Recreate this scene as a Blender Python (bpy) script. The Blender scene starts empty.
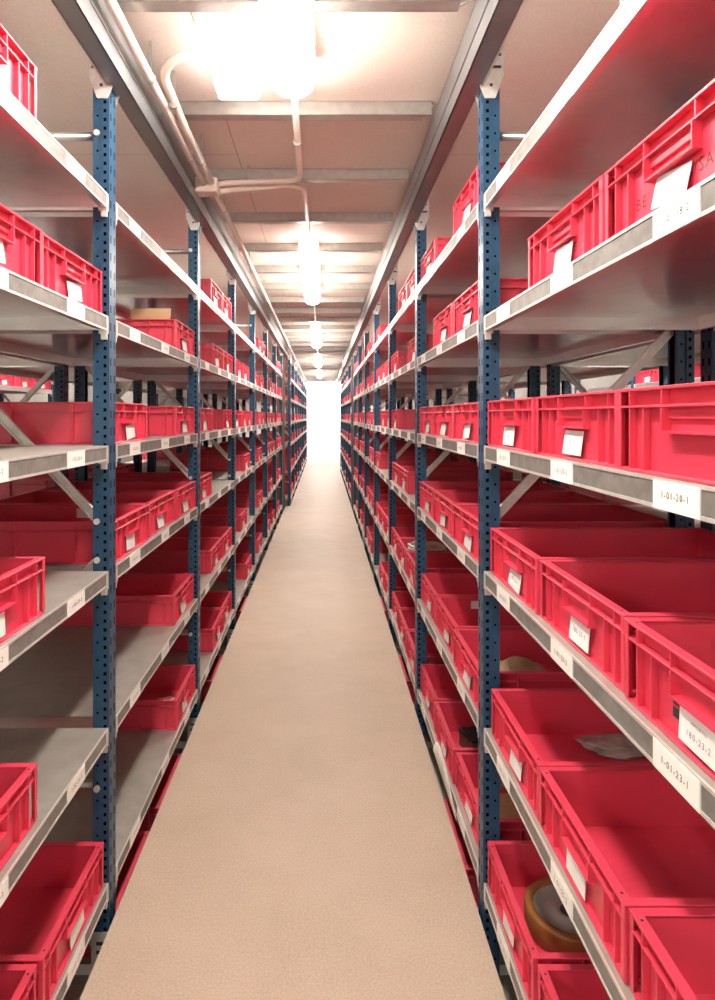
import bpy, math, random
from mathutils import Vector, Matrix

scene = bpy.context.scene
COL = scene.collection
PI = math.pi
random.seed(11)

# ---------------------------------------------------------------- camera, world, exposure
EYE = 1.42                                   # eye height above the chipboard deck (z = 0)
cam_data = bpy.data.cameras.new('camera')
cam = bpy.data.objects.new('camera', cam_data)
COL.objects.link(cam)
cam.location = (0, 0, EYE)
cam.rotation_euler = (PI / 2, 0, 0)
cam_data.sensor_width = 36
cam_data.sensor_fit = 'AUTO'
cam_data.lens = 36 * 0.646
cam_data.shift_x = 0.0345
cam_data.shift_y = -0.084
cam_data.clip_start = 0.05
scene.camera = cam

world = bpy.data.worlds.new('world')
scene.world = world
world.use_nodes = True
world.node_tree.nodes['Background'].inputs[0].default_value = (1, 0.97, 0.93, 1)
world.node_tree.nodes['Background'].inputs[1].default_value = 0.5
scene.view_settings.view_transform = 'Standard'
scene.view_settings.look = 'None'
scene.view_settings.exposure = 0.85
scene.view_settings.gamma = 1
scene.view_settings.use_curve_mapping = False
scene.cycles.use_denoising = True
scene.cycles.max_bounces = 10
scene.cycles.diffuse_bounces = 6

LAMP_POWER = 36.0                            # emission of the tube fittings
SIDE_LAMP_POWER = 42.0                       # fittings of the two neighbouring aisles
END_FILL_POWER = 90.0                        # added fittings that whiten the end wall


# ---------------------------------------------------------------- materials
def new_mat(name):
    m = bpy.data.materials.new(name)
    m.use_nodes = True
    nt = m.node_tree
    return m, nt, nt.nodes['Principled BSDF']


def mat(name, col, rough=0.5, metal=0.0, var=0.0, scale=20.0, bump=0.0, spec=0.5, stretch=None, rvar=0.0):
    m, nt, b = new_mat(name)
    b.inputs['Base Color'].default_value = (*col, 1)
    b.inputs['Roughness'].default_value = rough
    b.inputs['Metallic'].default_value = metal
    b.inputs['Specular IOR Level'].default_value = spec
    if var or bump or rvar:
        tc = nt.nodes.new('ShaderNodeTexCoord')
        mp = nt.nodes.new('ShaderNodeMapping')
        if stretch:
            mp.inputs['Scale'].default_value = stretch
        nz = nt.nodes.new('ShaderNodeTexNoise')
        nz.inputs['Scale'].default_value = scale
        nz.inputs['Detail'].default_value = 6
        nt.links.new(tc.outputs['Object'], mp.inputs['Vector'])
        nt.links.new(mp.outputs['Vector'], nz.inputs['Vector'])
        if var:
            rp = nt.nodes.new('ShaderNodeValToRGB')
            rp.color_ramp.elements[0].position = 0.3
            rp.color_ramp.elements[1].position = 0.7
            rp.color_ramp.elements[0].color = (*[c * (1 - var) for c in col], 1)
            rp.color_ramp.elements[1].color = (*[min(1, c * (1 + var)) for c in col], 1)
            nt.links.new(nz.outputs['Fac'], rp.inputs['Fac'])
            nt.links.new(rp.outputs['Color'], b.inputs['Base Color'])
        if rvar:
            mr = nt.nodes.new('ShaderNodeMapRange')
            mr.inputs['To Min'].default_value = max(0.05, rough - rvar)
            mr.inputs['To Max'].default_value = min(1, rough + rvar)
            nt.links.new(nz.outputs['Fac'], mr.inputs['Value'])
            nt.links.new(mr.outputs['Result'], b.inputs['Roughness'])
        if bump:
            bp = nt.nodes.new('ShaderNodeBump')
            bp.inputs['Strength'].default_value = bump
            bp.inputs['Distance'].default_value = 0.002
            nt.links.new(nz.outputs['Fac'], bp.inputs['Height'])
            nt.links.new(bp.outputs['Normal'], b.inputs['Normal'])
    return m


def board_mat(name, col, dark, seam, bw, bh, rough, off=0.0):
    """particle board: fine flakes, broad blotches and the joints between the sheets"""
    m, nt, b = new_mat(name)
    N, L = nt.nodes.new, nt.links.new
    tc = N('ShaderNodeTexCoord')
    n1 = N('ShaderNodeTexNoise'); n1.inputs['Scale'].default_value = 150; n1.inputs['Detail'].default_value = 4
    n2 = N('ShaderNodeTexNoise'); n2.inputs['Scale'].default_value = 3.2; n2.inputs['Detail'].default_value = 7
    n2.inputs['Roughness'].default_value = 0.65
    L(tc.outputs['Object'], n1.inputs['Vector']); L(tc.outputs['Object'], n2.inputs['Vector'])
    mix = N('ShaderNodeMath'); mix.operation = 'MULTIPLY_ADD'
    mix.inputs[1].default_value = 0.62
    L(n1.outputs['Fac'], mix.inputs[0])
    m2 = N('ShaderNodeMath'); m2.operation = 'MULTIPLY'; m2.inputs[1].default_value = 0.38
    L(n2.outputs['Fac'], m2.inputs[0]); L(m2.outputs[0], mix.inputs[2])
    rp = N('ShaderNodeValToRGB')
    rp.color_ramp.elements[0].position = 0.38; rp.color_ramp.elements[0].color = (*dark, 1)
    rp.color_ramp.elements[1].position = 0.60; rp.color_ramp.elements[1].color = (*col, 1)
    L(mix.outputs[0], rp.inputs['Fac'])
    br = N('ShaderNodeTexBrick')
    br.offset = 0.5
    br.inputs['Color1'].default_value = (1, 1, 1, 1); br.inputs['Color2'].default_value = (1, 1, 1, 1)
    br.inputs['Mortar'].default_value = (*seam, 1)
    br.inputs['Scale'].default_value = 1
    br.inputs['Mortar Size'].default_value = 0.0016
    br.inputs['Mortar Smooth'].default_value = 0
    br.inputs['Brick Width'].default_value = bw
    br.inputs['Row Height'].default_value = bh
    mp = N('ShaderNodeMapping'); mp.inputs['Rotation'].default_value = (0, 0, PI / 2)
    mp.inputs['Location'].default_value = (0.35, off, 0)
    L(tc.outputs['Object'], mp.inputs['Vector']); L(mp.outputs['Vector'], br.inputs['Vector'])
    mul = N('ShaderNodeMix'); mul.data_type = 'RGBA'; mul.blend_type = 'MULTIPLY'
    mul.inputs[0].default_value = 1
    L(rp.outputs['Color'], mul.inputs[6]); L(br.outputs['Color'], mul.inputs[7])
    L(mul.outputs[2], b.inputs['Base Color'])
    b.inputs['Roughness'].default_value = rough
    b.inputs['Specular IOR Level'].default_value = 0.3
    return m


def glow(name, col, power):
    m = bpy.data.materials.new(name)
    m.use_nodes = True
    b = m.node_tree.nodes['Principled BSDF']
    b.inputs['Base Color'].default_value = (0.9, 0.9, 0.9, 1)
    b.inputs['Emission Color'].default_value = (*col, 1)
    b.inputs['Emission Strength'].default_value = power
    return m


M_RED = mat('red_plastic', (0.65, 0.038, 0.080), 0.40, 0, 0.07, 9, 0.0, 0.9, rvar=0.08)
M_GALV = mat('galvanised_steel', (0.50, 0.49, 0.47), 0.34, 0.8, 0.10, 30, 0, rvar=0.08)
M_SHELF = mat('shelf_steel', (0.74, 0.725, 0.71), 0.28, 0.9, 0.05, 14, 0)
M_TOP = mat('worn_shelf_top', (0.37, 0.345, 0.31), 0.45, 0.4, 0.12, 14, 0, rvar=0.08)
M_BEAM = mat('beam_steel', (0.24, 0.245, 0.25), 0.40, 0.7, 0.12, 10, 0, rvar=0.06)
M_ZINC = mat('zinc_plate', (0.68, 0.67, 0.64), 0.42, 0.5, 0.08, 60)
M_STRIP = mat('label_carrier_grey', (0.18, 0.168, 0.155), 0.5, 0.0, 0.25, 30)
M_BLUE = mat('blue_paint', (0.015, 0.062, 0.125), 0.38, 0.0, 0.22, 40, 0, 0.5, rvar=0.1)
M_WHITE = mat('white_paper', (0.85, 0.83, 0.78), 0.6)
M_CARD = mat('bin_card', (0.82, 0.80, 0.77), 0.55)
M_INK = mat('label_ink', (0.015, 0.015, 0.02), 0.8, spec=0.1)
M_INK_SOFT = mat('grey_purple_ink', (0.20, 0.13, 0.26), 0.7)
M_MARK = mat('brown_marker', (0.16, 0.02, 0.02), 0.7)
M_FLOOR = board_mat('chipboard_deck', (0.54, 0.425, 0.335), (0.44, 0.34, 0.26), (0.93, 0.92, 0.9), 40.0, 40.0, 0.55, 20.0)
M_CEIL = board_mat('chipboard_soffit', (0.76, 0.665, 0.60), (0.69, 0.595, 0.53), (0.45, 0.42, 0.4), 2.44, 0.915, 0.6, 0.37)
M_CONCRETE = mat('concrete', (0.30, 0.28, 0.26), 0.8, 0, 0.15, 4)
M_WALL = mat('white_wall_paint', (0.86, 0.85, 0.83), 0.7, 0, 0.02, 3)
M_LAMP = glow('lamp_diffuser_glow', (1.0, 0.93, 0.83), LAMP_POWER)
M_LAMP_SIDE = glow('side_lamp_glow', (1.0, 0.95, 0.88), SIDE_LAMP_POWER)
M_END_FILL = glow('end_fill_glow', (1.0, 0.98, 0.95), END_FILL_POWER)
M_EMERG = glow('emergency_lamp_glow', (1.0, 0.97, 0.92), 8.0)
M_FILL_LAMP = glow('fill_lamp_glow', (1.0, 0.95, 0.88), 9.0)
M_CONDUIT = mat('conduit_plastic', (0.74, 0.64, 0.56), 0.4)
M_HOUSING = mat('lamp_housing', (0.8, 0.78, 0.74), 0.4)
M_BROWN = mat('brown_column_paint', (0.14, 0.085, 0.06), 0.55, 0, 0.15, 8)
M_CARDBOARD = mat('cardboard', (0.55, 0.36, 0.20), 0.8, 0, 0.1, 20)
M_TYRE = mat('amber_polyurethane', (0.33, 0.13, 0.035), 0.4, 0, 0.1, 30)
M_HUB = mat('grey_hub', (0.42, 0.40, 0.38), 0.45, 0.3, 0.1, 20)
M_DARK = mat('dark_part', (0.03, 0.028, 0.025), 0.5)
M_HOLLOW_SHADE = mat('post_hollow_shade', (0.004, 0.004, 0.005), 0.8, spec=0.0)
M_BAG = mat('crumpled_film', (0.34, 0.31, 0.28), 0.25, 0, 0.3, 25, 0.4)
M_ROPE = mat('pale_hose', (0.62, 0.60, 0.52), 0.5)
M_SACK = mat('tan_sack', (0.50, 0.37, 0.22), 0.75, 0, 0.2, 25, 0.4)


# ---------------------------------------------------------------- mesh helpers
class MB:
    def __init__(self):
        self.v, self.f, self.smooth = [], [], []

    def quad(self, *pts):
        n = len(self.v)
        self.v += [tuple(p) for p in pts]
        self.f.append(tuple(range(n, n + len(pts))))
        self.smooth.append(False)

    def box(self, x0, x1, y0, y1, z0, z1):
        n = len(self.v)
        self.v += [(x0, y0, z0), (x1, y0, z0), (x1, y1, z0), (x0, y1, z0),
                   (x0, y0, z1), (x1, y0, z1), (x1, y1, z1), (x0, y1, z1)]
        for q in ((0, 3, 2, 1), (4, 5, 6, 7), (0, 1, 5, 4), (1, 2, 6, 5), (2, 3, 7, 6), (3, 0, 4, 7)):
            self.f.append(tuple(n + i for i in q)); self.smooth.append(False)
        return self

    def prism(self, poly, axis, a, b):
        """poly: list of 2-D points; extruded along axis ('x','y','z') from a to b"""
        def put(p, t):
            return {'x': (t, p[0], p[1]), 'y': (p[0], t, p[1]), 'z': (p[0], p[1], t)}[axis]
        n, k = len(self.v), len(poly)
        self.v += [put(p, a) for p in poly] + [put(p, b) for p in poly]
        for i in range(k):
            j = (i + 1) % k
            self.f.append((n + i, n + j, n + k + j, n + k + i)); self.smooth.append(False)
        self.f.append(tuple(n + i for i in range(k))[::-1]); self.smooth.append(False)
        self.f.append(tuple(n + k + i for i in range(k))); self.smooth.append(False)
        return self

    def bar(self, p, q, w, h, up=(0, 0, 1)):
        """rectangular bar from p to q; w across, h along 'up'"""
        p, q = Vector(p), Vector(q)
        d = (q - p).normalized()
        s = d.cross(Vector(up)).normalized() * (w / 2)
        u = s.cross(d).normalized() * (h / 2)
        n = len(self.v)
        for c in (p, q):
            self.v += [tuple(c - s - u), tuple(c + s - u), tuple(c + s + u), tuple(c - s + u)]
        for f in ((0, 1, 5, 4), (1, 2, 6, 5), (2, 3, 7, 6), (3, 0, 4, 7), (3, 2, 1, 0), (4, 5, 6, 7)):
            self.f.append(tuple(n + i for i in f)); self.smooth.append(False)
        return self

    def tube(self, pts, r, n=10, cap=True):
        pts = [Vector(p) for p in pts]
        base = len(self.v)
        prev = None
        for i, p in enumerate(pts):
            a = pts[max(i - 1, 0)]; b = pts[min(i + 1, len(pts) - 1)]
            d = (b - a).normalized()
            if prev is None:
                ref = Vector((0, 0, 1)) if abs(d.z) < 0.9 else Vector((1, 0, 0))
                s = d.cross(ref).normalized()
            else:
                s = (prev - d * prev.dot(d)).normalized()
            prev = s
            t = d.cross(s)
            for k in range(n):
                a_ = 2 * PI * k / n
                self.v.append(tuple(p + (s * math.cos(a_) + t * math.sin(a_)) * r))
        for i in range(len(pts) - 1):
            for k in range(n):
                k2 = (k + 1) % n
                self.f.append((base + i * n + k, base + i * n + k2, base + (i + 1) * n + k2, base + (i + 1) * n + k))
                self.smooth.append(True)
        if cap:
            self.f.append(tuple(base + k for k in range(n))[::-1]); self.smooth.append(False)
            e = base + (len(pts) - 1) * n
            self.f.append(tuple(e + k for k in range(n))); self.smooth.append(False)
        return self

    def lathe(self, prof, n=32, c=(0, 0, 0), closed=False):
        """profile of (r, z) turned about the z axis"""
        base, k = len(self.v), len(prof)
        for i in range(n):
            a = 2 * PI * i / n
            for r, z in prof:
                self.v.append((c[0] + r * math.cos(a), c[1] + r * math.sin(a), c[2] + z))
        m = k if closed else k - 1
        for i in range(n):
            i2 = (i + 1) % n
            for j in range(m):
                j2 = (j + 1) % k
                self.f.append((base + i * k + j, base + i2 * k + j, base + i2 * k + j2, base + i * k + j2))
                self.smooth.append(True)
        return self

    def build(self, name, material, parent=None, loc=None):
        me = bpy.data.meshes.new(name)
        me.from_pydata(self.v, [], self.f)
        me.polygons.foreach_set('use_smooth', self.smooth)
        me.materials.append(material)
        me.update()
        o = bpy.data.objects.new(name, me)
        COL.objects.link(o)
        if parent:
            o.parent = parent
        if loc:
            o.location = loc
        return o


def soft(o, w=0.002, seg=2):
    m = o.modifiers.new('bevel', 'BEVEL')
    m.width = w; m.segments = seg; m.limit_method = 'ANGLE'
    return o


def tag(o, label=None, cat=None, group=None, kind=None):
    if label: o['label'] = label
    if cat: o['category'] = cat
    if group: o['group'] = group
    if kind: o['kind'] = kind
    return o


def thing(name, loc=(0, 0, 0), rz=0.0):
    o = bpy.data.objects.new(name, None)
    o.empty_display_size = 0.05
    COL.objects.link(o)
    o.location = loc; o.rotation_euler = (0, 0, rz)
    return o


KIDS = {}


def kids(o):
    if o.name not in KIDS:
        KIDS[o.name] = list(o.children)
    return KIDS[o.name]


def copy_tree(o, parent=None):
    c = o.copy(); COL.objects.link(c)
    if parent: c.parent = parent
    for ch in o.children:
        copy_tree(ch, c)
    return c


def structure(name, mb, material):
    return tag(mb.build(name, material), kind='structure')


def text_mesh(body, size, material, name='printed_text', parent=None, loc=(0, 0, 0), rot=(PI / 2, 0, 0)):
    cu = bpy.data.curves.new(name, 'FONT')
    cu.body = body; cu.size = size; cu.space_character = 1.25; cu.align_x = 'CENTER'; cu.align_y = 'CENTER'
    cu.resolution_u = 2
    tmp = bpy.data.objects.new(name + '_tmp', cu)
    COL.objects.link(tmp)
    dg = bpy.context.evaluated_depsgraph_get()
    me = bpy.data.meshes.new_from_object(tmp.evaluated_get(dg))
    bpy.data.objects.remove(tmp); bpy.data.curves.remove(cu)
    me.name = name
    me.materials.clear(); me.materials.append(material)
    o = bpy.data.objects.new(name, me)
    COL.objects.link(o)
    o.location = loc; o.rotation_euler = rot
    if parent: o.parent = parent
    return o


# ---------------------------------------------------------------- layout (metres; y runs down the aisle)
XL, XR = -0.607, 0.455                # aisle faces of the two racks
XL_FAR = -0.52                        # the far run on the left stands a little further out
DEPTH, BAY, P0 = 0.60, 1.30, 0.563
LEVELS = {'A': 2.048, 'B': 1.702, 'C': 1.336, 'D': 0.981, 'E': 0.537, 'F': 0.098, 'G': -0.19}
LEVEL_WORD = {'A': 'top shelf', 'B': 'second shelf from top', 'C': 'third shelf from top', 'D': 'fourth shelf from top',
              'E': 'fifth shelf from top', 'F': 'shelf just above the walkway', 'G': 'shelf below the walkway'}
ORD = ['nearest', 'second', 'third', 'fourth', 'fifth', 'sixth', 'seventh', 'eighth', 'ninth', 'tenth', 'eleventh',
       'twelfth', 'thirteenth', 'fourteenth', 'fifteenth']
CEIL_Z = 2.55
WALL_Y = 23.5
RUN2 = 10.40                          # first frame of the far run
FACE = {'left': (XL, PI / 2), 'right': (XR, -PI / 2)}


def bay_y(k):                         # centre of bay k (0 = the one beside the camera)
    return P0 + BAY * (k + 0.5) if k <= 6 else RUN2 + BAY * (k - 7 + 0.5)


def face_x(side, k):
    return XL_FAR if side == 'left' and k >= 7 else FACE[side][0]


# ---------------------------------------------------------------- the setting
structure('floor', MB().box(-0.592, 0.445, -2.6, 10.2, -0.038, 0).box(-0.514, 0.445, 10.2, WALL_Y, -0.038, 0), M_FLOOR)
structure('floor.001', MB().box(-2.90, -1.87, -2.6, WALL_Y, -0.038, 0), M_FLOOR)
structure('floor.002', MB().box(1.73, 2.74, -2.6, WALL_Y, -0.038, 0), M_FLOOR)
structure('floor.003', MB().box(-3.75, 3.60, -2.7, WALL_Y + 0.1, -1.15, -1.05), M_CONCRETE)
structure('ceiling', MB().box(-3.75, 3.60, -2.7, WALL_Y + 0.1, CEIL_Z, CEIL_Z + 0.04), M_CEIL)
structure('wall_left', MB().box(-3.75, -3.65, -2.7, WALL_Y + 0.1, -1.05, CEIL_Z), M_CONCRETE)
structure('wall_right', MB().box(3.50, 3.60, -2.7, WALL_Y + 0.1, -1.05, CEIL_Z), M_CONCRETE)
structure('wall_front', MB().box(-3.65, 3.50, -2.7, -2.6, -1.05, CEIL_Z), M_WALL)
structure('wall_back', MB().box(-3.65, 3.50, WALL_Y, WALL_Y + 0.1, -1.05, CEIL_Z), M_WALL)
structure('baseboard_back', MB().box(-0.514, 0.445, WALL_Y - 0.015, WALL_Y, 0, 0.09), M_WALL)

# long C-beams that carry the upper deck along both racks
for side, x0, x1 in (('left', -0.560, -0.617), ('right', 0.398, 0.456)):
    s = 1 if x1 > x0 else -1
    mb = MB()
    lo, hi = 2.36, 2.50
    mb.box(min(x0, x0 + s * 0.003), max(x0, x0 + s * 0.003), -2.55, 23.3, lo, hi)
    mb.box(min(x0, x1), max(x0, x1), -2.55, 23.3, lo, lo + 0.003)
    mb.box(min(x0, x1), max(x0, x1), -2.55, 23.3, hi - 0.003, hi)
    mb.box(min(x1, x1 - s * 0.003), max(x1, x1 - s * 0.003), -2.55, 23.3, lo, lo + 0.018)
    mb.box(min(x0 - s * 0.003, x0), max(x0 - s * 0.003, x0), -2.55, 23.3, lo + 0.055, lo + 0.061)
    MBE = MB().box(min(x1, x1 - s * 0.005), max(x1, x1 - s * 0.005), -2.55, 23.3, lo - 0.004, lo)
    o = mb.build('support_beam', M_BEAM)
    MBE.build('flange_lit_edge', M_ZINC, o)  # paler bead added to draw the flange's bright, light-catching edge line
    tag(o, f'long galvanised channel beam running over the {side} rack', 'beam')

# cross beams under the ceiling boards
nb = 0
proto = None
y = 1.682 - 0.635 * 2
while y < 23.0:
    if proto is None:
        proto = thing('cross_beam')
        mb = MB()
        a, b = -0.552, 0.390
        mb.box(a, b, 0, 0.003, 2.50, CEIL_Z)
        mb.box(a, b - 0.03, 0, 0.045, 2.50, 2.503)
        mb.box(a, b - 0.03, 0.042, 0.045, 2.50, 2.518)
        mb.box(a, b, 0, 0.045, CEIL_Z - 0.003, CEIL_Z)
        mb.build('beam_channel', M_GALV, proto)
        for sx in (-1, 1):
            e = MB()
            x0 = b if sx > 0 else a
            for z0, yy in ((2.503, -0.003), (2.503, 0.046)):
                e.bar((x0 - sx * 0.055, yy, z0), (x0 + sx * 0.008, yy, z0 + 0.030), 0.0025, 0.006)
            e.bar((x0 - sx * 0.045, 0.02, 2.505), (x0 + sx * 0.004, 0.02, 2.530), 0.045, 0.002)
            e.build('end_hook', M_GALV, proto)
        o = proto
    else:
        o = copy_tree(proto)
    o.location = (0, y, 0)
    vis = nb - 1
    names = ['behind the first long lamp overhead', 'at the top edge of the picture', 'passing the end of the first lamp',
             'just in front of the cross conduit', 'just beyond the cross conduit']
    lab = f'galvanised ceiling cross beam {names[nb]}' if nb < 5 else f'galvanised ceiling cross beam, number {nb} counting back from the front'
    tag(o, lab, 'beam', 'ceiling cross beams')
    nb += 1
    y += 0.635


# ---------------------------------------------------------------- upright frames
Z_BOT, Z_TOP = -1.05, 2.37


def post_mesh(flip):
    """cold-rolled perforated post: aisle face at y=0, flanks at x=+-0.028, open at the back"""
    mb = MB()

    def P(x, yy, z):
        return (x, 0.048 - yy if flip else yy, z)

    def strip_x(x, y0, y1, z0, z1):
        mb.quad(P(x, y0, z0), P(x, y1, z0), P(x, y1, z1), P(x, y0, z1))

    def strip_y(yy, x0, x1, z0, z1):
        mb.quad(P(x0, yy, z0), P(x1, yy, z0), P(x1, yy, z1), P(x0, yy, z1))

    def holes(strip, c, u0, u1, h0, h1, pitch, size, off):
        z = Z_BOT
        strip(c, u0, h0, Z_BOT, Z_TOP); strip(c, h1, u1, Z_BOT, Z_TOP)
        n = int((Z_TOP - Z_BOT) / pitch)
        for i in range(n):
            a = z + off - size / 2; b = z + off + size / 2
            strip(c, h0, h1, z, a); strip(c, h0, h1, b, z + pitch)
            z += pitch
        strip(c, h0, h1, z, Z_TOP)

    for s in (-1, 1):
        holes(strip_x, s * 0.028, 0, 0.022, 0.008, 0.0165, 0.025, 0.010, 0.0125)
        strip_y(0.022, s * 0.024, s * 0.028, Z_BOT, Z_TOP)
        holes(strip_x, s * 0.024, 0.022, 0.048, 0.032, 0.038, 0.05, 0.006, 0.025)
        strip_y(0.048, s * 0.024, s * 0.014, Z_BOT, Z_TOP)
    holes(strip_y, 0, -0.028, 0, -0.018, -0.011, 0.05, 0.022, 0.025)
    holes(strip_y, 0, 0, 0.028, 0.011, 0.018, 0.05, 0.022, 0.025)
    mb.core = len(mb.f)                      # near-black filler boxes, painting the shade behind the perforations
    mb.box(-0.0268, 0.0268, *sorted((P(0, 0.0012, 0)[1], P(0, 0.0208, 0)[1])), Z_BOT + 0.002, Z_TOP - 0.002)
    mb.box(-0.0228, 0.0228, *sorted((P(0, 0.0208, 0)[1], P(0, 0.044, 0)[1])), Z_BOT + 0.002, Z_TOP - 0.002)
    return mb


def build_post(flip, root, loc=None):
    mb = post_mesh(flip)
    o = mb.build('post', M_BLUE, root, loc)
    o.data.materials.append(M_HOLLOW_SHADE)
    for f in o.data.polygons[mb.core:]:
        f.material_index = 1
    return o


def channel(mb, p, q, w=0.022, h=0.014):
    """brace: small steel channel with its open side down the x axis"""
    p, q = Vector(p), Vector(q)
    d = (q - p).normalized()
    n = Vector((1, 0, 0)).cross(d).normalized()
    mb.bar(p, q, w, 0.003, (1, 0, 0))
    for s in (-1, 1):
        o = n * (s * w / 2)
        mb.bar(p + o - Vector((h / 2, 0, 0)), q + o - Vector((h / 2, 0, 0)), 0.003, h, (1, 0, 0))


def make_frame():
    root = thing('upright_frame')
    build_post(False, root)
    build_post(True, root, (0, 0.552, 0))
    for a, b in (((0.036, 1.12), (0.564, 1.68)), ((0.036, 1.01), (0.564, 0.45)), ((0.036, -0.1), (0.564, 0.40))):
        mb = MB()
        channel(mb, (0, a[0], a[1]), (0, b[0], b[1]))
        mb.build('brace', M_ZINC, root)
    for z in (2.225, 0.36):
        MB().tube([(0, 0.030, z), (0, 0.57, z)], 0.012, 10).build('tie_bar', M_GALV, root)
    for yy, zs in ((0.036, (1.12, 1.01, 2.225, 0.36)), (0.564, (1.68, 0.45, 2.225))):
        for z in zs:
            for s in (-1,):
                MB().tube([(s * 0.024, yy, z), (s * 0.031, yy, z)], 0.009, 8).build('bolt', M_ZINC, root)
    for s in (-1, 1):                       # slotted plates joining the post to the beam above
        mb = MB()
        x0 = s * 0.0285
        pl = [(-0.010, 2.50), (0.058, 2.50), (0.058, 2.385), (0.034, 2.322), (0.004, 2.322), (-0.010, 2.355)]
        mb.prism(pl, 'x', x0, x0 + s * 0.003)
        p = mb.build('top_plate', M_ZINC, root)
        xa, xb = sorted((x0 + s * 0.003, x0 + s * 0.0036))
        for zz in (2.445, 2.41):
            MB().box(xa, xb, 0.018, 0.050, zz - 0.004, zz + 0.004).build('slot', M_DARK, p)
        MB().box(xa, xb, 0.018, 0.026, 2.355, 2.363).build('bolt_hole', M_DARK, p)
    mb = MB()                               # plate that carries the walkway edge
    mb.box(-0.0325, -0.0285, -0.006, 0.05, -0.17, -0.045)
    p = mb.build('deck_plate', M_ZINC, root)
    for zz in (-0.075, -0.10):
        MB().box(-0.0332, -0.0325, 0.008, 0.036, zz - 0.005, zz + 0.005).build('slot', M_DARK, p)
    mb = MB()
    mb.box(-0.032, 0.032, -0.012, 0.06, Z_BOT, Z_BOT + 0.006)
    mb.box(-0.032, 0.032, 0.54, 0.612, Z_BOT, Z_BOT + 0.006)
    mb.build('base_plate', M_ZINC, root)
    return root


FRAME = make_frame()
used = {}


def place(proto, name, loc, rz):
    if name not in used:
        used[name] = 1
        o = proto
    else:
        o = copy_tree(proto)
    o.location = loc; o.rotation_euler = (0, 0, rz)
    return o


for side in ('right', 'left'):
    x, rz = FACE[side]
    n = 0
    for run, (y0, cnt) in enumerate(((P0, 8), (RUN2, 9 if side == 'left' else 6))):
        for k in range(cnt):
            fx = XL_FAR if (run and side == 'left') else x
            o = place(FRAME, 'frame', (fx, y0 + BAY * k, 0), rz)
            if k == 0 and run == 0:
                lab = f'blue perforated upright frame of the {side} rack, beside the camera'
            else:
                idx = k - 1 if run == 0 else k
                lab = (f'blue perforated upright frame of the {side} rack, {ORD[idx]} post from the front' if run == 0
                       else f'distant blue upright frame of the {side} rack, {ORD[idx]} one past the brown column')
            tag(o, lab, 'rack frame', f'upright frames of the {side} rack')


# ---------------------------------------------------------------- shelves
SL = 0.616


def make_shelf(labels=True):
    root = thing('steel_shelf')
    mb = MB()
    mb.box(-SL, SL, 0, DEPTH, -0.0015, 0)
    mb.box(-SL, SL, 0, 0.0015, -0.040, 0)                       # front lip
    mb.box(-SL, SL, DEPTH - 0.0015, DEPTH, -0.040, 0)
    mb.box(-SL, SL, 0, 0.016, -0.0415, -0.040)                  # folded returns
    mb.box(-SL, SL, 0.0145, 0.016, -0.0415, -0.030)
    mb.box(-SL, SL, DEPTH - 0.016, DEPTH, -0.0415, -0.040)
    for s in (-1, 1):
        mb.box(min(s * SL, s * (SL - 0.0015)), max(s * SL, s * (SL - 0.0015)), 0.0, DEPTH, -0.022, 0)
        mb.box(min(s * SL, s * (SL - 0.010)), max(s * SL, s * (SL - 0.010)), 0.0, DEPTH, -0.024, -0.022)
        mb.box(min(s * (SL - 0.010), s * (SL - 0.0115)), max(s * (SL - 0.010), s * (SL - 0.0115)), 0.0, DEPTH, -0.040, -0.022)
    mb.prism([(0.016, -0.0015), (0.016, -0.012), (0.040, -0.012), (0.046, -0.0015)], 'x', -SL + 0.012, SL - 0.012)
    p = mb.build('shelf_panel', M_SHELF, root)
    p.data.materials.append(M_TOP)
    for f in p.data.polygons:
        if f.normal.z > 0.9 and f.center.z > -0.001:
            f.material_index = 1
    ed = MB()
    ed.box(-SL, SL, -0.0035, 0, -0.0045, 0.0005)
    ed.box(-SL, SL, -0.0035, 0, -0.0420, -0.0365)
    ed.build('edge_bead', M_ZINC, root)
    for s in (-1, 1):
        c = MB()
        c.box(s * (SL - 0.007) - 0.007, s * (SL - 0.007) + 0.007, -0.004, 0.02, -0.050, -0.004)
        c.prism([(s * (SL - 0.007) - 0.006, -0.050), (s * (SL - 0.007) + 0.006, -0.050), (s * (SL - 0.007) + 0.004, -0.066), (s * (SL - 0.007) - 0.004, -0.066)], 'y', -0.002, 0.014)
        c.build('shelf_clip', M_ZINC, root)
    if labels:
        MB().box(-SL + 0.012, SL - 0.012, -0.0022, 0, -0.0365, -0.0045).build('label_strip', M_STRIP, root)
        for j in range(3):
            MB().box(-0.055, 0.055, -0.0045, -0.0022, -0.0415, -0.003).build('shelf_label', M_WHITE, root, ((j - 1) * 0.4 - 0.022, 0, 0))
    return root


SHELF = make_shelf()
SHELF_BACK = make_shelf(False)
CODES = {('right', 'B'): '1-01-18-', ('right', 'C'): '1-01-20-', ('right', 'D'): '1-01-23-', ('right', 'A'): '1-01-16-',
         ('right', 'E'): '1-01-25-', ('right', 'F'): '1-01-27-', ('left', 'A'): '1-02-16-', ('left', 'B'): '1-02-18-',
         ('left', 'C'): '1-02-20-', ('left', 'D'): '1-02-23-', ('left', 'E'): '1-02-25-', ('left', 'F'): '1-02-27-'}


def add_codes(shelf, side, lev):
    ls = sorted([c for c in shelf.children if c.name.startswith('shelf_label')], key=lambda c: c.location.x)
    if side == 'right':
        ls = ls[::-1]
    num = ['1', '2', '3']
    if (side, lev) == ('right', 'B'):
        num = ['2', '3', '4']
    for c, n_ in zip(ls, num):
        text_mesh(CODES[(side, lev)] + n_, 0.0135, M_INK, 'printed_text', c, (0, -0.0052, -0.0215))


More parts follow.
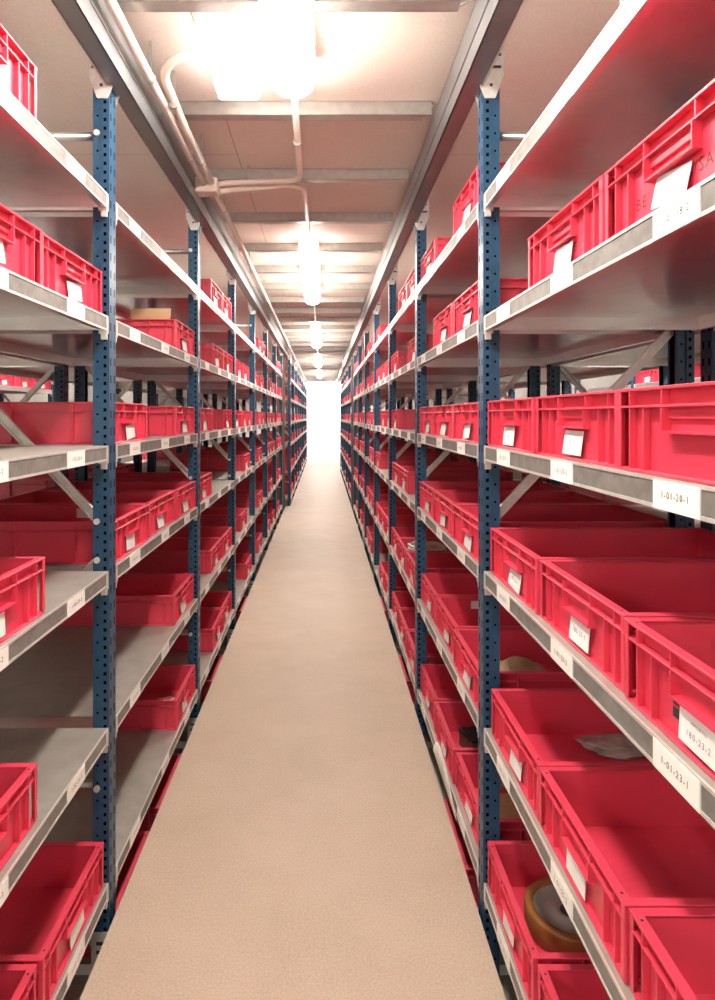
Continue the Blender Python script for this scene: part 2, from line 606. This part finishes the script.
for side in ('right', 'left'):
    x, rz = FACE[side]
    for k in range(15 if side == 'left' else 12):
        for lev, z in LEVELS.items():
            if lev == 'G' and k > 6:
                continue
            o = place(SHELF, 'shelf', (face_x(side, k) + (0.004 if side == 'right' else -0.004), bay_y(k), z), rz)
            tag(o, f'galvanised steel {LEVEL_WORD[lev]}, {side} rack, {ORD[k]} bay', 'shelf', f'shelves of the {side} rack')
first_done = set()
for o in [o for o in COL.objects if o.name.startswith('steel_shelf') and o.get('label')]:
    for side in ('left', 'right'):
        for k in (0, 1):
            for lev in 'ABCDEF':
                if o['label'] == f'galvanised steel {LEVEL_WORD[lev]}, {side} rack, {ORD[k]} bay':
                    add_codes(o, side, lev)


# ---------------------------------------------------------------- bins
BW, BD, BH = 0.396, 0.592, 0.125
IN = 0.013


def ring(mb, out, inn, z0, z1):
    """flat rectangular ring: out/inn = inset from the outer footprint"""
    a, b = BW / 2 - out, BW / 2 - inn
    y0, y1, Y0, Y1 = out, inn, BD - out, BD - inn
    mb.box(-a, a, y0, y1, z0, z1); mb.box(-a, a, Y1, Y0, z0, z1)
    mb.box(-a, -b, y1, Y1, z0, z1); mb.box(b, a, y1, Y1, z0, z1)


def bin_body(detail=True):
    mb = MB()
    t = 0.0035
    ring(mb, IN, IN + t, 0.003, BH - 0.002)                     # walls
    mb.box(-BW / 2 + IN, BW / 2 - IN, IN, BD - IN, 0.002, 0.006)  # floor
    ring(mb, 0.0, IN + t, BH - 0.0045, BH)                      # rim
    ring(mb, 0.001, IN, 0.0955, 0.0990)                         # second flange
    ring(mb, 0.002, IN + 0.004, 0.0, 0.0045)                    # foot flange
    if not detail:
        return mb
    g = 0.0014
    for x in (-0.196, -0.158, -0.066, 0.066, 0.158, 0.196):     # gussets under the rim
        for ya, yb in ((0.001, IN), (BD - IN, BD - 0.001)):
            mb.box(x - g, x + g, ya, yb, 0.099, BH - 0.0045)
    for x in (-0.1955, -0.160, -0.118, 0.118, 0.160, 0.1955):   # upright ribs on the ends
        for ya, yb in ((0.002, IN), (BD - IN, BD - 0.002)):
            mb.box(x - g, x + g, ya, yb, 0.0045, 0.0955)
    for yy in (0.002, 0.045, 0.115, 0.296, 0.477, 0.547, 0.590):
        for s in (-1, 1):
            xa, xb = sorted((s * (BW / 2 - 0.002), s * (BW / 2 - IN)))
            mb.box(xa, xb, yy - g, yy + g, 0.0045, 0.0955)
            mb.box(xa, xb, yy - g, yy + g, 0.099, BH - 0.0045)
    return mb


def bin_handle():
    mb = MB()
    mb.box(-0.062, 0.062, -0.001, IN, 0.0600, 0.0632)           # ledge
    for s in (-1, 1):
        mb.box(s * 0.062 - 0.0015, s * 0.062 + 0.0015, -0.001, IN, 0.0600, 0.0955)
    mb.box(-0.0605, 0.0605, 0.0085, IN, 0.080, 0.0955)
    return mb


def make_bin():
    root = thing('storage_bin')
    soft(bin_body().build('body', M_RED, root), 0.0007, 1)
    bin_handle().build('handle', M_RED, root)
    hl = MB()
    for sx in (-1, 1):
        hl.tube([(sx * 0.172, 0.0085, BH - 0.001), (sx * 0.172, 0.0085, BH + 0.0003)], 0.0028, 8)
    hl.build('stacking_hole', M_DARK, root)
    c = MB().box(-0.044, 0.044, -0.0006, 0.0006, -0.023, 0.023).build('label_card', M_CARD, root, (0, 0.006, 0.033))
    c.rotation_euler = (math.radians(-6), 0, 0)
    return root


BIN = make_bin()
A3 = (-0.41, 0.0, 0.41)
L_OCC = {
    0: dict(A=(-0.01,), B=(0.015, 0.415), C=(), D=(0.03,), E=(0.0,), F=(0.405, 0.0), G=()),
    1: dict(A=(), B=(0.40,), C=(-0.41, 0.41), D=A3, E=(0.40,), F=(0.40,), G=(-0.40, 0.13)),
    2: dict(A=(-0.07, 0.345), B=(0.0, 0.41), C=(-0.41, 0.41), D=(-0.41,), E=(0.0, 0.41), F=(0.0, 0.41), G=(0.0,)),
    3: dict(A=(), B=(-0.3, 0.12), C=A3, D=(0.2,), E=(0.0,), F=(0.3,), G=(0.0,)),
    4: dict(A=(0.0, 0.41), B=(-0.41, 0.2), C=(0.0, 0.41), D=(-0.1,), E=(0.0,), F=(0.0,), G=()),
    5: dict(A=(-0.41,), B=(0.0, 0.41), C=A3, D=(-0.41, 0.0, 0.41), E=(0.0,), F=(-0.41, 0.41), G=()),
    6: dict(A=(0.0, 0.41), B=(-0.41, 0.41), C=A3, D=(0.0, 0.41), E=(-0.41, 0.2), F=(0.0,), G=()),
}
R_OCC = {
    0: dict(A=(-0.40,), B=(0.075, -0.325), C=(0.41, 0.01, -0.39), D=(0.405, 0.0, -0.405), E=(0.385, -0.015, -0.415),
            F=(0.41, 0.0, -0.405), G=()),
    1: dict(A=(-0.40, 0.41), B=(-0.41, 0.0), C=A3, D=A3, E=A3, F=A3, G=(-0.2,)),
    2: dict(A=(-0.41, 0.0), B=(-0.41, 0.41), C=(0.41,), D=(0.0, 0.41), E=A3, F=A3, G=(0.0,)),
    3: dict(A=(0.41,), B=A3, C=(-0.41, 0.0), D=(0.41,), E=A3, F=(-0.41, 0.0), G=(0.0,)),
    4: dict(A=(-0.2, 0.3), B=(-0.41, 0.41), C=A3, D=(-0.41, 0.0), E=A3, F=(0.0, 0.41), G=()),
    5: dict(A=(-0.41, 0.0), B=(0.0, 0.41), C=A3, D=A3, E=(0.0, 0.41), F=(-0.41, 0.41), G=()),
    6: dict(A=(0.0, 0.41), B=(-0.41, 0.0), C=A3, D=A3, E=A3, F=(0.0,), G=()),
}
rng = random.Random(5)
for k in range(7, 15):
    for occ, p in ((L_OCC, 0.55), (R_OCC, 0.75)):
        if occ is R_OCC and k > 11:
            continue
        occ[k] = {lev: tuple(s for s in A3 if rng.random() < (p if lev != 'C' else 0.9)) for lev in 'ABCDEF'}
        occ[k]['G'] = ()

SLOT_WORD = {1: ('only bin',), 2: ('nearer bin of two', 'farther bin of two'),
             3: ('nearest bin of three', 'middle bin of three', 'farthest bin of three')}
bins = []
for side, occ in (('left', L_OCC), ('right', R_OCC)):
    for k, levs in occ.items():
        for lev, offs in levs.items():
            offs = sorted(offs)
            for w, off in zip(SLOT_WORD.get(len(offs), ()), offs):
                bins.append((bay_y(k) + off, side, k, lev, w, off))
bins.sort(key=lambda b: b[0])
SPECIAL = {
    ('right', 0, 'F', 2): 'red plastic bin holding the amber wheel, low on the right rack',
    ('right', 1, 'E', 0): 'red plastic bin with tan sack inside, behind the first right post',
    ('left', 1, 'B', 0): 'red plastic bin with flat cardboard sticking out, upper left rack, second bay',
    ('right', 2, 'E', 1): 'red plastic bin with pale coiled hose on top, right rack',
}
BINS = {}
INDIVIDUAL = 262
rest = []
count = {}
for i, (yy, side, k, lev, w, off) in enumerate(bins):
    sub = count.setdefault((side, k, lev), 0)
    count[(side, k, lev)] += 1
    rz = FACE[side][1]
    fx = face_x(side, k) + (0.006 if side == 'right' else -0.006)
    jit = rng.uniform(0, 0.012)
    tilt = rng.uniform(-0.012, 0.012) if k > 0 else rng.uniform(-0.004, 0.004)
    loc = (fx + (jit if side == 'right' else -jit), yy, LEVELS[lev] + 0.0006)
    if i >= INDIVIDUAL:
        rest.append((loc, rz))
        continue
    o = place(BIN, 'bin', loc, rz)
    for c in o.children:
        if c.name.startswith('label_card'):
            c.rotation_euler = (math.radians(-6 + rng.uniform(-4, 4)), math.radians(rng.uniform(-7, 7)), 0)
            c.location.x = rng.uniform(-0.02, 0.02)
    lab = SPECIAL.get((side, k, lev, sub), f'red plastic bin, {side} rack, {ORD[k]} bay, {LEVEL_WORD[lev]}, {w}')
    tag(o, lab, 'bin', f'red bins on the {side} rack')
    BINS[(side, k, lev, sub)] = o

if rest:
    base = bin_body(False)
    mb = MB()
    for loc, rz in rest:
        m = Matrix.Translation(loc) @ Matrix.Rotation(rz, 4, 'Z')
        n = len(mb.v)
        mb.v += [tuple(m @ Vector(v)) for v in base.v]
        mb.f += [tuple(n + i for i in f) for f in base.f]
        mb.smooth += [False] * len(base.f)
    tag(mb.build('distant_storage_bins', M_RED), 'tiny distant red bins on the far bays before the white wall', 'bins', kind='stuff')


# ---------------------------------------------------------------- racks standing back to back with the two
BACK = {'left': (XL - 2 * DEPTH - 0.05, -PI / 2), 'right': (XR + 2 * DEPTH + 0.05, PI / 2)}
for side, (x, rz) in BACK.items():
    for k in range(0, 8):
        o = copy_tree(FRAME)
        o.location = (x, P0 + BAY * k, 0); o.rotation_euler = (0, 0, rz)
        tag(o, f'blue upright frame of the rack behind the {side} rack, in line with post {k}' if k else
            f'blue upright frame of the rack behind the {side} rack, beside the camera', 'rack frame', f'upright frames behind the {side} rack')
    for k in range(0, 7):
        for lev in 'ABCDE':
            o = place(SHELF_BACK, 'back', (x, bay_y(k), LEVELS[lev]), rz)
            tag(o, f'bare galvanised {LEVEL_WORD[lev]} behind the {side} rack, {ORD[k]} bay', 'shelf', f'shelves behind the {side} rack')
back_bins = {'left': {1: 'C', 3: 'C', 2: 'DD', 4: 'CD', 5: 'C'}, 'right': {1: 'C', 2: 'D', 3: 'CD', 4: 'C', 5: 'D'}}
for side, d in back_bins.items():
    x, rz = BACK[side]
    for k, levs in d.items():
        for j, lev in enumerate(levs):
            off = -0.41 if j == 0 else 0.3
            o = copy_tree(BIN)
            for c in o.children:
                pass
            o.location = (x + (-0.006 if side == 'right' else 0.006), bay_y(k) + off, LEVELS[lev] + 0.0006)
            o.rotation_euler = (0, 0, rz)
            tag(o, f'red bin glimpsed behind the {side} rack, {ORD[k]} bay, {LEVEL_WORD[lev]}' + (', farther one' if j else ''), 'bin', f'red bins behind the {side} rack')
# the racks across the neighbouring aisles
OPP = {'left': (-2.95, PI / 2), 'right': (2.76, -PI / 2)}
opp_bins = {'left': {2: dict(B=A3, C=A3), 3: dict(B=A3, C=A3), 4: dict(B=A3, C=A3)},
            'right': {2: dict(B=(-0.41,), C=A3), 3: dict(B=(0.0, 0.41), C=A3), 4: dict(B=(), C=A3)}}
for side, (x, rz) in OPP.items():
    for k in range(2, 6):
        o = copy_tree(FRAME)
        o.location = (x, P0 + BAY * k, 0); o.rotation_euler = (0, 0, rz)
        tag(o, f'blue upright frame across the next aisle on the {side}, {ORD[k - 2]} one', 'rack frame', f'upright frames across the next {side} aisle')
    for k in range(2, 5):
        for lev in 'BC':
            o = copy_tree(SHELF_BACK)
            o.location = (x, bay_y(k), LEVELS[lev]); o.rotation_euler = (0, 0, rz)
            tag(o, f'galvanised {LEVEL_WORD[lev]} across the next {side} aisle, {ORD[k - 2]} bay', 'shelf', f'shelves across the next {side} aisle')
            offs = opp_bins[side][k][lev]
            for w, off in zip(SLOT_WORD.get(len(offs), ()), offs):
                o = copy_tree(BIN)
                o.location = (x + (0.006 if side == 'right' else -0.006), bay_y(k) + off, LEVELS[lev] + 0.0006); o.rotation_euler = (0, 0, rz)
                tag(o, f'red bin across the next {side} aisle, {ORD[k - 2]} bay, {LEVEL_WORD[lev].split()[0]} shelf, {w.split()[0]}', 'bin', f'red bins across the next {side} aisle')

# columns in the gap between the two runs
for side, x in (('left', -0.655), ('right', 0.515)):
    mb = MB()
    c = x
    mb.box(c - 0.06, c + 0.06, 9.97, 9.982, Z_BOT, CEIL_Z); mb.box(c - 0.06, c + 0.06, 10.078, 10.09, Z_BOT, CEIL_Z)
    mb.box(c - 0.005, c + 0.005, 9.982, 10.078, Z_BOT, CEIL_Z)
    tag(mb.build('steel_column', M_BROWN), f'brown steel column in the gap of the {side} rack', 'column')


# ---------------------------------------------------------------- lamps
def make_lamp(material, length=1.72):
    root = thing('ceiling_lamp')
    MB().box(-0.066, 0.066, 0.03, length - 0.03, 2.468, CEIL_Z).build('housing', M_HOUSING, root)
    mb = MB()
    segs = [(0.0, 0.42), (0.015, 0.75), (0.05, 0.96), (0.10, 1.0), (length - 0.10, 1.0), (length - 0.05, 0.96), (length - 0.015, 0.75), (length, 0.42)]
    prof = [(-0.062, 0.028), (-0.068, 0.0), (-0.060, -0.028), (-0.035, -0.046), (0, -0.052), (0.035, -0.046), (0.060, -0.028), (0.068, 0.0), (0.062, 0.028)]
    k = len(prof)
    for yy, s in segs:
        for px, pz in prof:
            mb.v.append((px * s, yy, 2.462 + (pz - 0.028) * s + 0.028))
    for i in range(len(segs) - 1):
        for j in range(k):
            j2 = (j + 1) % k
            mb.f.append((i * k + j, i * k + j2, (i + 1) * k + j2, (i + 1) * k + j)); mb.smooth.append(True)
    mb.f.append(tuple(range(k))); mb.smooth.append(False)
    mb.f.append(tuple((len(segs) - 1) * k + j for j in range(k))[::-1]); mb.smooth.append(False)
    mb.build('diffuser', material, root)
    return root


LAMP = make_lamp(M_LAMP)
lamp_names = ['nearest, largest glowing tube lamp overhead beside the conduit', 'second glowing tube lamp along the ceiling, hanging past the cross conduit',
              'third glowing tube lamp along the ceiling', 'fourth glowing tube lamp along the ceiling', 'farthest glowing tube lamp of the aisle, before the white wall']
LAMP_Y = [0.35 + 3.75 * i for i in range(5)]
for i, lab in enumerate(lamp_names):
    o = place(LAMP, 'lamp', (-0.092, LAMP_Y[i], 0), 0)
    tag(o, lab, 'lamp', 'ceiling lamps of the aisle')
FILL_LAMP = make_lamp(M_FILL_LAMP)  # added out of view behind the camera to brighten the right-hand bins
for i, x in enumerate((-0.75, -2.4)):
    o = place(FILL_LAMP, 'fill_lamp', (x, -1.0, 0), 0)
    o.location = (x, -1.0, 0); o.rotation_euler = (0, 0, PI / 2)
    tag(o, 'unseen tube lamp added behind the camera as fill, ' + ('nearer one' if i == 0 else 'farther one to the left'), 'lamp', 'fill lamps behind the camera')
SLAMP = make_lamp(M_LAMP_SIDE)
for side, x in (('left', -2.4), ('right', 2.27)):
    for i in range(5):  # first of each row added unseen behind the camera, lighting the back posts
        o = place(SLAMP, 'side_lamp', (x, -2.4 + 3.4 * i, 0), 0)
        tag(o, f'tube lamp over the next aisle on the {side}, {ORD[i]} one', 'lamp', f'lamps of the next aisle on the {side}')
END_FILL = make_lamp(M_END_FILL)  # added crosswise to overexpose the end wall and the deck before it
for i, (x, yy) in enumerate(((0.95, 20.7), (0.95, 22.4))):
    o = place(END_FILL, 'end_fill_lamp', (x, yy, 0), PI / 2)
    tag(o, f'bright tube lamp added to whiten the end wall, {ORD[i]} of two', 'lamp', 'added lamps at the end wall')

# the square-ended emergency lamp
root = thing('emergency_lamp', (0, 0, 0))
MB().box(-0.355, -0.205, 1.805, 2.155, 2.52, CEIL_Z).build('housing', M_HOUSING, root)
soft(MB().prism([(-0.36, 2.52), (-0.345, 2.475), (-0.215, 2.475), (-0.20, 2.52)], 'y', 1.80, 2.16).build('diffuser', M_EMERG, root), 0.006)
tag(root, 'white box-shaped lamp with flat glowing cover left of the nearest tube lamp', 'lamp')


# ---------------------------------------------------------------- conduits
def bend(p, corner, q, r, n=8):
    p, c, q = Vector(p), Vector(corner), Vector(q)
    a = c + (p - c).normalized() * r
    b = c + (q - c).normalized() * r
    return [tuple(a * (1 - t) ** 2 + c * 2 * t * (1 - t) + b * t * t) for t in (i / n for i in range(n + 1))]


def conduit(pts, r, label, clips=()):
    root = thing('conduit')
    MB().tube(pts, r, 12).build('pipe', M_CONDUIT, root)
    for c, axis in clips:
        mb = MB()
        d = Vector(axis)
        mb.tube([Vector(c) - d * 0.007, Vector(c) + d * 0.007], r + 0.0035, 12)
        cl = mb.build('pipe_clip', M_GALV, root)
        b = MB(); b.box(c[0] - 0.004, c[0] + 0.004, c[1] - 0.004, c[1] + 0.004, c[2] + r, CEIL_Z)
        b.build('clip_rod', M_GALV, cl)
    tag(root, label, 'pipe')
    return root


Z1, Z2 = 2.44, 2.445
cl = [((-0.522, d, Z1), (0, 1, 0)) for d in (1.0, 1.95, 2.55)]
conduit([(-0.522, -2.5, Z1), (-0.522, 1.0, Z1), (-0.522, 2.83, Z1)], 0.0135, 'straight pale conduit along the left beam, ahead of the junction box', cl)
cl = [((-0.489, d, Z2), (0, 1, 0)) for d in (2.12, 2.60)]
pts = [(-0.362, 1.92, 2.50)] + bend((-0.362, 1.92, 2.50), (-0.492, 1.92, 2.475), (-0.492, 2.3, Z2), 0.11) + [(-0.490, 2.3, Z2), (-0.488, 2.83, Z2)]
conduit(pts, 0.0135, 'pale conduit bending from the box lamp to the junction box', cl)
root = thing('junction_box', (0, 0, 0))
soft(MB().box(-0.565, -0.465, 2.83, 2.91, 2.405, 2.470).build('box_body', M_CONDUIT, root), 0.006)
tag(root, 'small pale junction box where conduits meet on the left beam', 'junction box')
ZC = 2.480
pts = [(-0.466, 2.875, 2.452), (-0.42, 2.91, ZC - 0.01)] + bend((-0.40, 2.92, ZC), (-0.10, 2.92, ZC), (-0.10, 2.2, ZC), 0.09) + [(-0.095, 2.07, 2.49)]
conduit(pts, 0.0125, 'pale conduit crossing the ceiling and bending to the nearest tube lamp', [((-0.10, 2.5, ZC), (0, 1, 0)), ((-0.34, 2.92, ZC), (1, 0, 0))])
pts = [(-0.466, 2.895, 2.425), (-0.42, 2.945, ZC - 0.03)] + bend((-0.40, 2.955, ZC - 0.005), (-0.085, 2.955, ZC - 0.005), (-0.085, 3.6, ZC), 0.09) + [(-0.085, 4.09, 2.48)]
conduit(pts, 0.0125, 'pale conduit bending away to the second tube lamp', [((-0.085, 3.35, ZC), (0, 1, 0))])
cl = [((-0.490, 3.2 + 1.1 * i, Z1), (0, 1, 0)) for i in range(7)]
conduit([(-0.490, 2.91, Z1), (-0.490, 6, Z1), (-0.490, 23.2, Z1)], 0.0135, 'pale conduit running far along the left beam beyond the junction box', cl)
for i in range(1, 4):
    y0 = LAMP_Y[i] + 1.72
    conduit([(-0.085, y0 - 0.01, 2.48), (-0.085, y0 + 0.2, ZC), (-0.085, y0 + 2.02, 2.48)], 0.011,
            f'thin conduit linking the {ORD[i]} and {ORD[i + 1]} tube lamps', [((-0.085, y0 + 0.8, ZC), (0, 1, 0))])


# ---------------------------------------------------------------- things in the bins
def in_bin(key, u, v, z=0.0065):
    """world point: u along the bin's width, v from its front"""
    o = BINS[key]
    m = Matrix.Translation(o.location) @ Matrix.Rotation(o.rotation_euler.z, 4, 'Z')
    return m @ Vector((u, v, z)), o.rotation_euler.z


p, rz = in_bin(('right', 0, 'F', 2), -0.035, 0.17)
w = thing('wheel', p, 0.4)
R = 0.112
MB().lathe([(R * 0.80, 0.0), (R * 0.97, 0.0), (R, 0.004), (R, 0.052), (R * 0.97, 0.056), (R * 0.80, 0.056), (R * 0.80, 0.0)], 48).build('tyre', M_TYRE, w)
MB().lathe([(0.024, 0.046), (0.034, 0.049), (0.040, 0.042), (0.074, 0.040), (0.083, 0.049), (R * 0.80, 0.050), (R * 0.80, 0.002), (0.024, 0.002), (0.024, 0.046)], 48).build('hub', M_HUB, w)
MB().lathe([(0.010, 0.047), (0.0235, 0.047), (0.0235, 0.004), (0.010, 0.004), (0.010, 0.047)], 24).build('bearing', M_DARK, w)
tag(w, 'amber-rimmed grey wheel lying in a low red bin on the right', 'wheel')


def crumple(name, key, u, v, sx, sy, sz, material, label, cat, seed):
    import bmesh
    from mathutils import noise
    p, rz = in_bin(key, u, v)
    bm = bmesh.new()
    bmesh.ops.create_icosphere(bm, subdivisions=4, radius=1)
    off = Vector((seed * 7.1, seed * 3.3, seed))
    for vt in bm.verts:
        n = noise.noise(vt.co * 1.6 + off) * 0.28 + abs(noise.noise(vt.co * 4.5 + off)) * 0.22
        vt.co *= 1 + n
        vt.co.z = max(vt.co.z, -0.45)
    zmin = min(vt.co.z for vt in bm.verts)
    for vt in bm.verts:
        vt.co = Vector((vt.co.x * sx, vt.co.y * sy, (vt.co.z - zmin) * sz))
    me = bpy.data.meshes.new(name)
    bm.to_mesh(me); bm.free()
    me.materials.append(material)
    o = bpy.data.objects.new(name, me); COL.objects.link(o)
    o.location = p; o.rotation_euler = (0, 0, rz)
    tag(o, label, cat)


crumple('plastic_bag', ('right', 0, 'E', 2), -0.105, 0.31, 0.055, 0.09, 0.014, M_BAG, 'crumpled clear plastic bag lying in a red bin on the right', 'bag', 3)
crumple('tan_sack', ('right', 1, 'E', 0), 0.02, 0.17, 0.10, 0.10, 0.055, M_SACK, 'tan crumpled sack in a red bin behind the first right post', 'sack', 5)
crumple('grey_pouch', ('right', 2, 'F', 1), 0.02, 0.16, 0.07, 0.08, 0.028, M_BAG, 'small grey pouch in a low red bin, right rack third bay', 'bag', 9)

p, rz = in_bin(('right', 1, 'F', 1), -0.04, 0.17)
b = thing('parts_box', p, rz + 0.25)
soft(MB().box(-0.055, 0.055, -0.08, 0.08, 0, 0.055).build('box_body', M_BROWN, b), 0.003)
soft(MB().box(-0.057, 0.057, -0.082, 0.082, 0.055, 0.068).build('lid', M_DARK, b), 0.003)
tag(b, 'dark brown lidded box standing in a low red bin, right rack', 'box')

p, rz = in_bin(('right', 1, 'F', 0), 0.02, 0.20)
o = soft(MB().box(-0.09, 0.09, -0.12, 0.12, 0, 0.05).build('cardboard_box', M_CARDBOARD), 0.002)
o.location = p; o.rotation_euler = (0, 0, rz + 0.1)
tag(o, 'flat tan cardboard box in a low red bin beside first right post', 'box')

p, rz = in_bin(('left', 1, 'B', 0), -0.165, 0.115)
mb = MB()
mb.box(-0.0025, 0.0025, -0.085, 0.085, 0, 0.168)
mb.box(0.0, 0.05, -0.085, 0.085, 0.0, 0.003)
o = mb.build('cardboard_sheet', M_CARDBOARD)
o.location = p; o.rotation_euler = (0, 0, rz)
tag(o, 'tan cardboard sheet standing up out of a red bin, upper left', 'cardboard')

p, rz = in_bin(('right', 2, 'E', 1), 0.0, 0.15, 0.0)
mb = MB()
pts = []
for i in range(7 * 24 + 1):
    a = 2 * PI * i / 24
    t = i / (7 * 24)
    r = 0.128 - 0.012 * abs(math.sin(i * 0.7)) - 0.012 * t
    pts.append((math.cos(a) * r, math.sin(a) * r * 0.95, 0.010 + 0.0155 * i / 24 + 0.003 * math.sin(a * 2 + i)))
mb.tube(pts, 0.0075, 8)
o = mb.build('hose_coil', M_ROPE)
o.location = p + Vector((0, 0, 0.006)); o.rotation_euler = (0, 0, rz)
tag(o, 'pale coiled hose lying in a red bin on the right rack', 'hose')

p, rz = in_bin(('left', 1, 'F', 0), 0.0, 0.15)
st = thing('paper_sheets', p, rz + 0.2)
for i in range(3):
    s = MB().box(-0.07, 0.07, -0.10, 0.10, i * 0.002, i * 0.002 + 0.0012).build('sheet', M_WHITE, st)
    s.rotation_euler = (0, 0, 0.15 * i)
tag(st, 'loose white paper sheets in low red bin, left rack second bay', 'paper')

# paper stickers on the inner walls of two bins
for key, body, lab in ((('right', 1, 'E', 1), '13mm', 'inside sticker'), (('left', 1, 'D', 0), '', '')):
    o = BINS[key]
    s = -1 if key[0] == 'right' else 1          # the wall farther from the camera
    xx = s * (BW / 2 - IN - 0.0042)
    c = MB().box(-0.055, 0.055, -0.0005, 0.0005, -0.016, 0.016).build('sticker', M_CARD, o, (xx, 0.20, 0.095))
    c.rotation_euler = (0, 0, PI / 2 if s < 0 else -PI / 2)

# writing on the nearest bin cards
for key, lines in ((('right', 0, 'D', 0), (('AMORTIS', 0.007, 0.010), ('180-23-2', 0.012, -0.006))),
                   (('right', 0, 'D', 1), (('180-23-3', 0.013, 0.0),)), (('right', 0, 'D', 2), (('180-23-4', 0.012, 0.0),)),
                   (('right', 0, 'C', 1), (('180-20-2', 0.011, 0.0),)), (('right', 0, 'C', 2), (('180-20-3', 0.010, 0.0),))):
    for c in BINS[key].children:
        if c.name.startswith('label_card'):
            for body, size, dz in lines:
                text_mesh(body, size, M_INK_SOFT, 'printed_text', c, (0, -0.0012, dz))
for key, body, u in ((('right', 0, 'B', 0), 'S/SA', 0.058), (('right', 0, 'B', 0), 'BE', -0.095), (('right', 0, 'B', 1), 'BI', 0.06),
                     (('right', 0, 'F', 2), '', 0)):
    if body:
        text_mesh(body, 0.026, M_MARK, 'marker_writing', BINS[key], (u, IN - 0.0006, 0.040))

for c in list(BINS[('right', 0, 'C', 0)].children):
    if c.name.startswith('label_card'):
        bpy.data.objects.remove(c)

# the two dark squares beside the card of the nearest right-hand bin
mb = MB()
for i in range(2):
    mb.box(-0.078, -0.064, IN - 0.0008, IN, 0.028 + i * 0.017, 0.042 + i * 0.017)
mb.build('stamp', M_DARK, BINS[('right', 0, 'D', 0)])

# a sheet of paper tucked against the lip of the low shelf on the right
mb = MB()
n = 10
rows = []
for i in range(n + 1):
    t = i / n
    rows.append((0.06 * math.sin(t * PI) * 0.5, t))
for i in range(n):
    t0, t1 = i / n, (i + 1) / n
    def pt(t, e):
        w_ = math.sin(t * PI)
        return (0.4485 - 0.012 * w_ * e, 2.17 + 0.46 * t, (0.060 + 0.125 * w_ + 0.004) if e else 0.060)
    mb.quad(pt(t0, 0), pt(t1, 0), pt(t1, 1), pt(t0, 1))
mb.smooth = [True] * len(mb.f)
o = mb.build('paper_sheet', M_WHITE)
so = o.modifiers.new('thickness', 'SOLIDIFY'); so.thickness = 0.001
tag(o, 'white curved sheet tucked against the low right shelf edge by the walkway', 'paper')
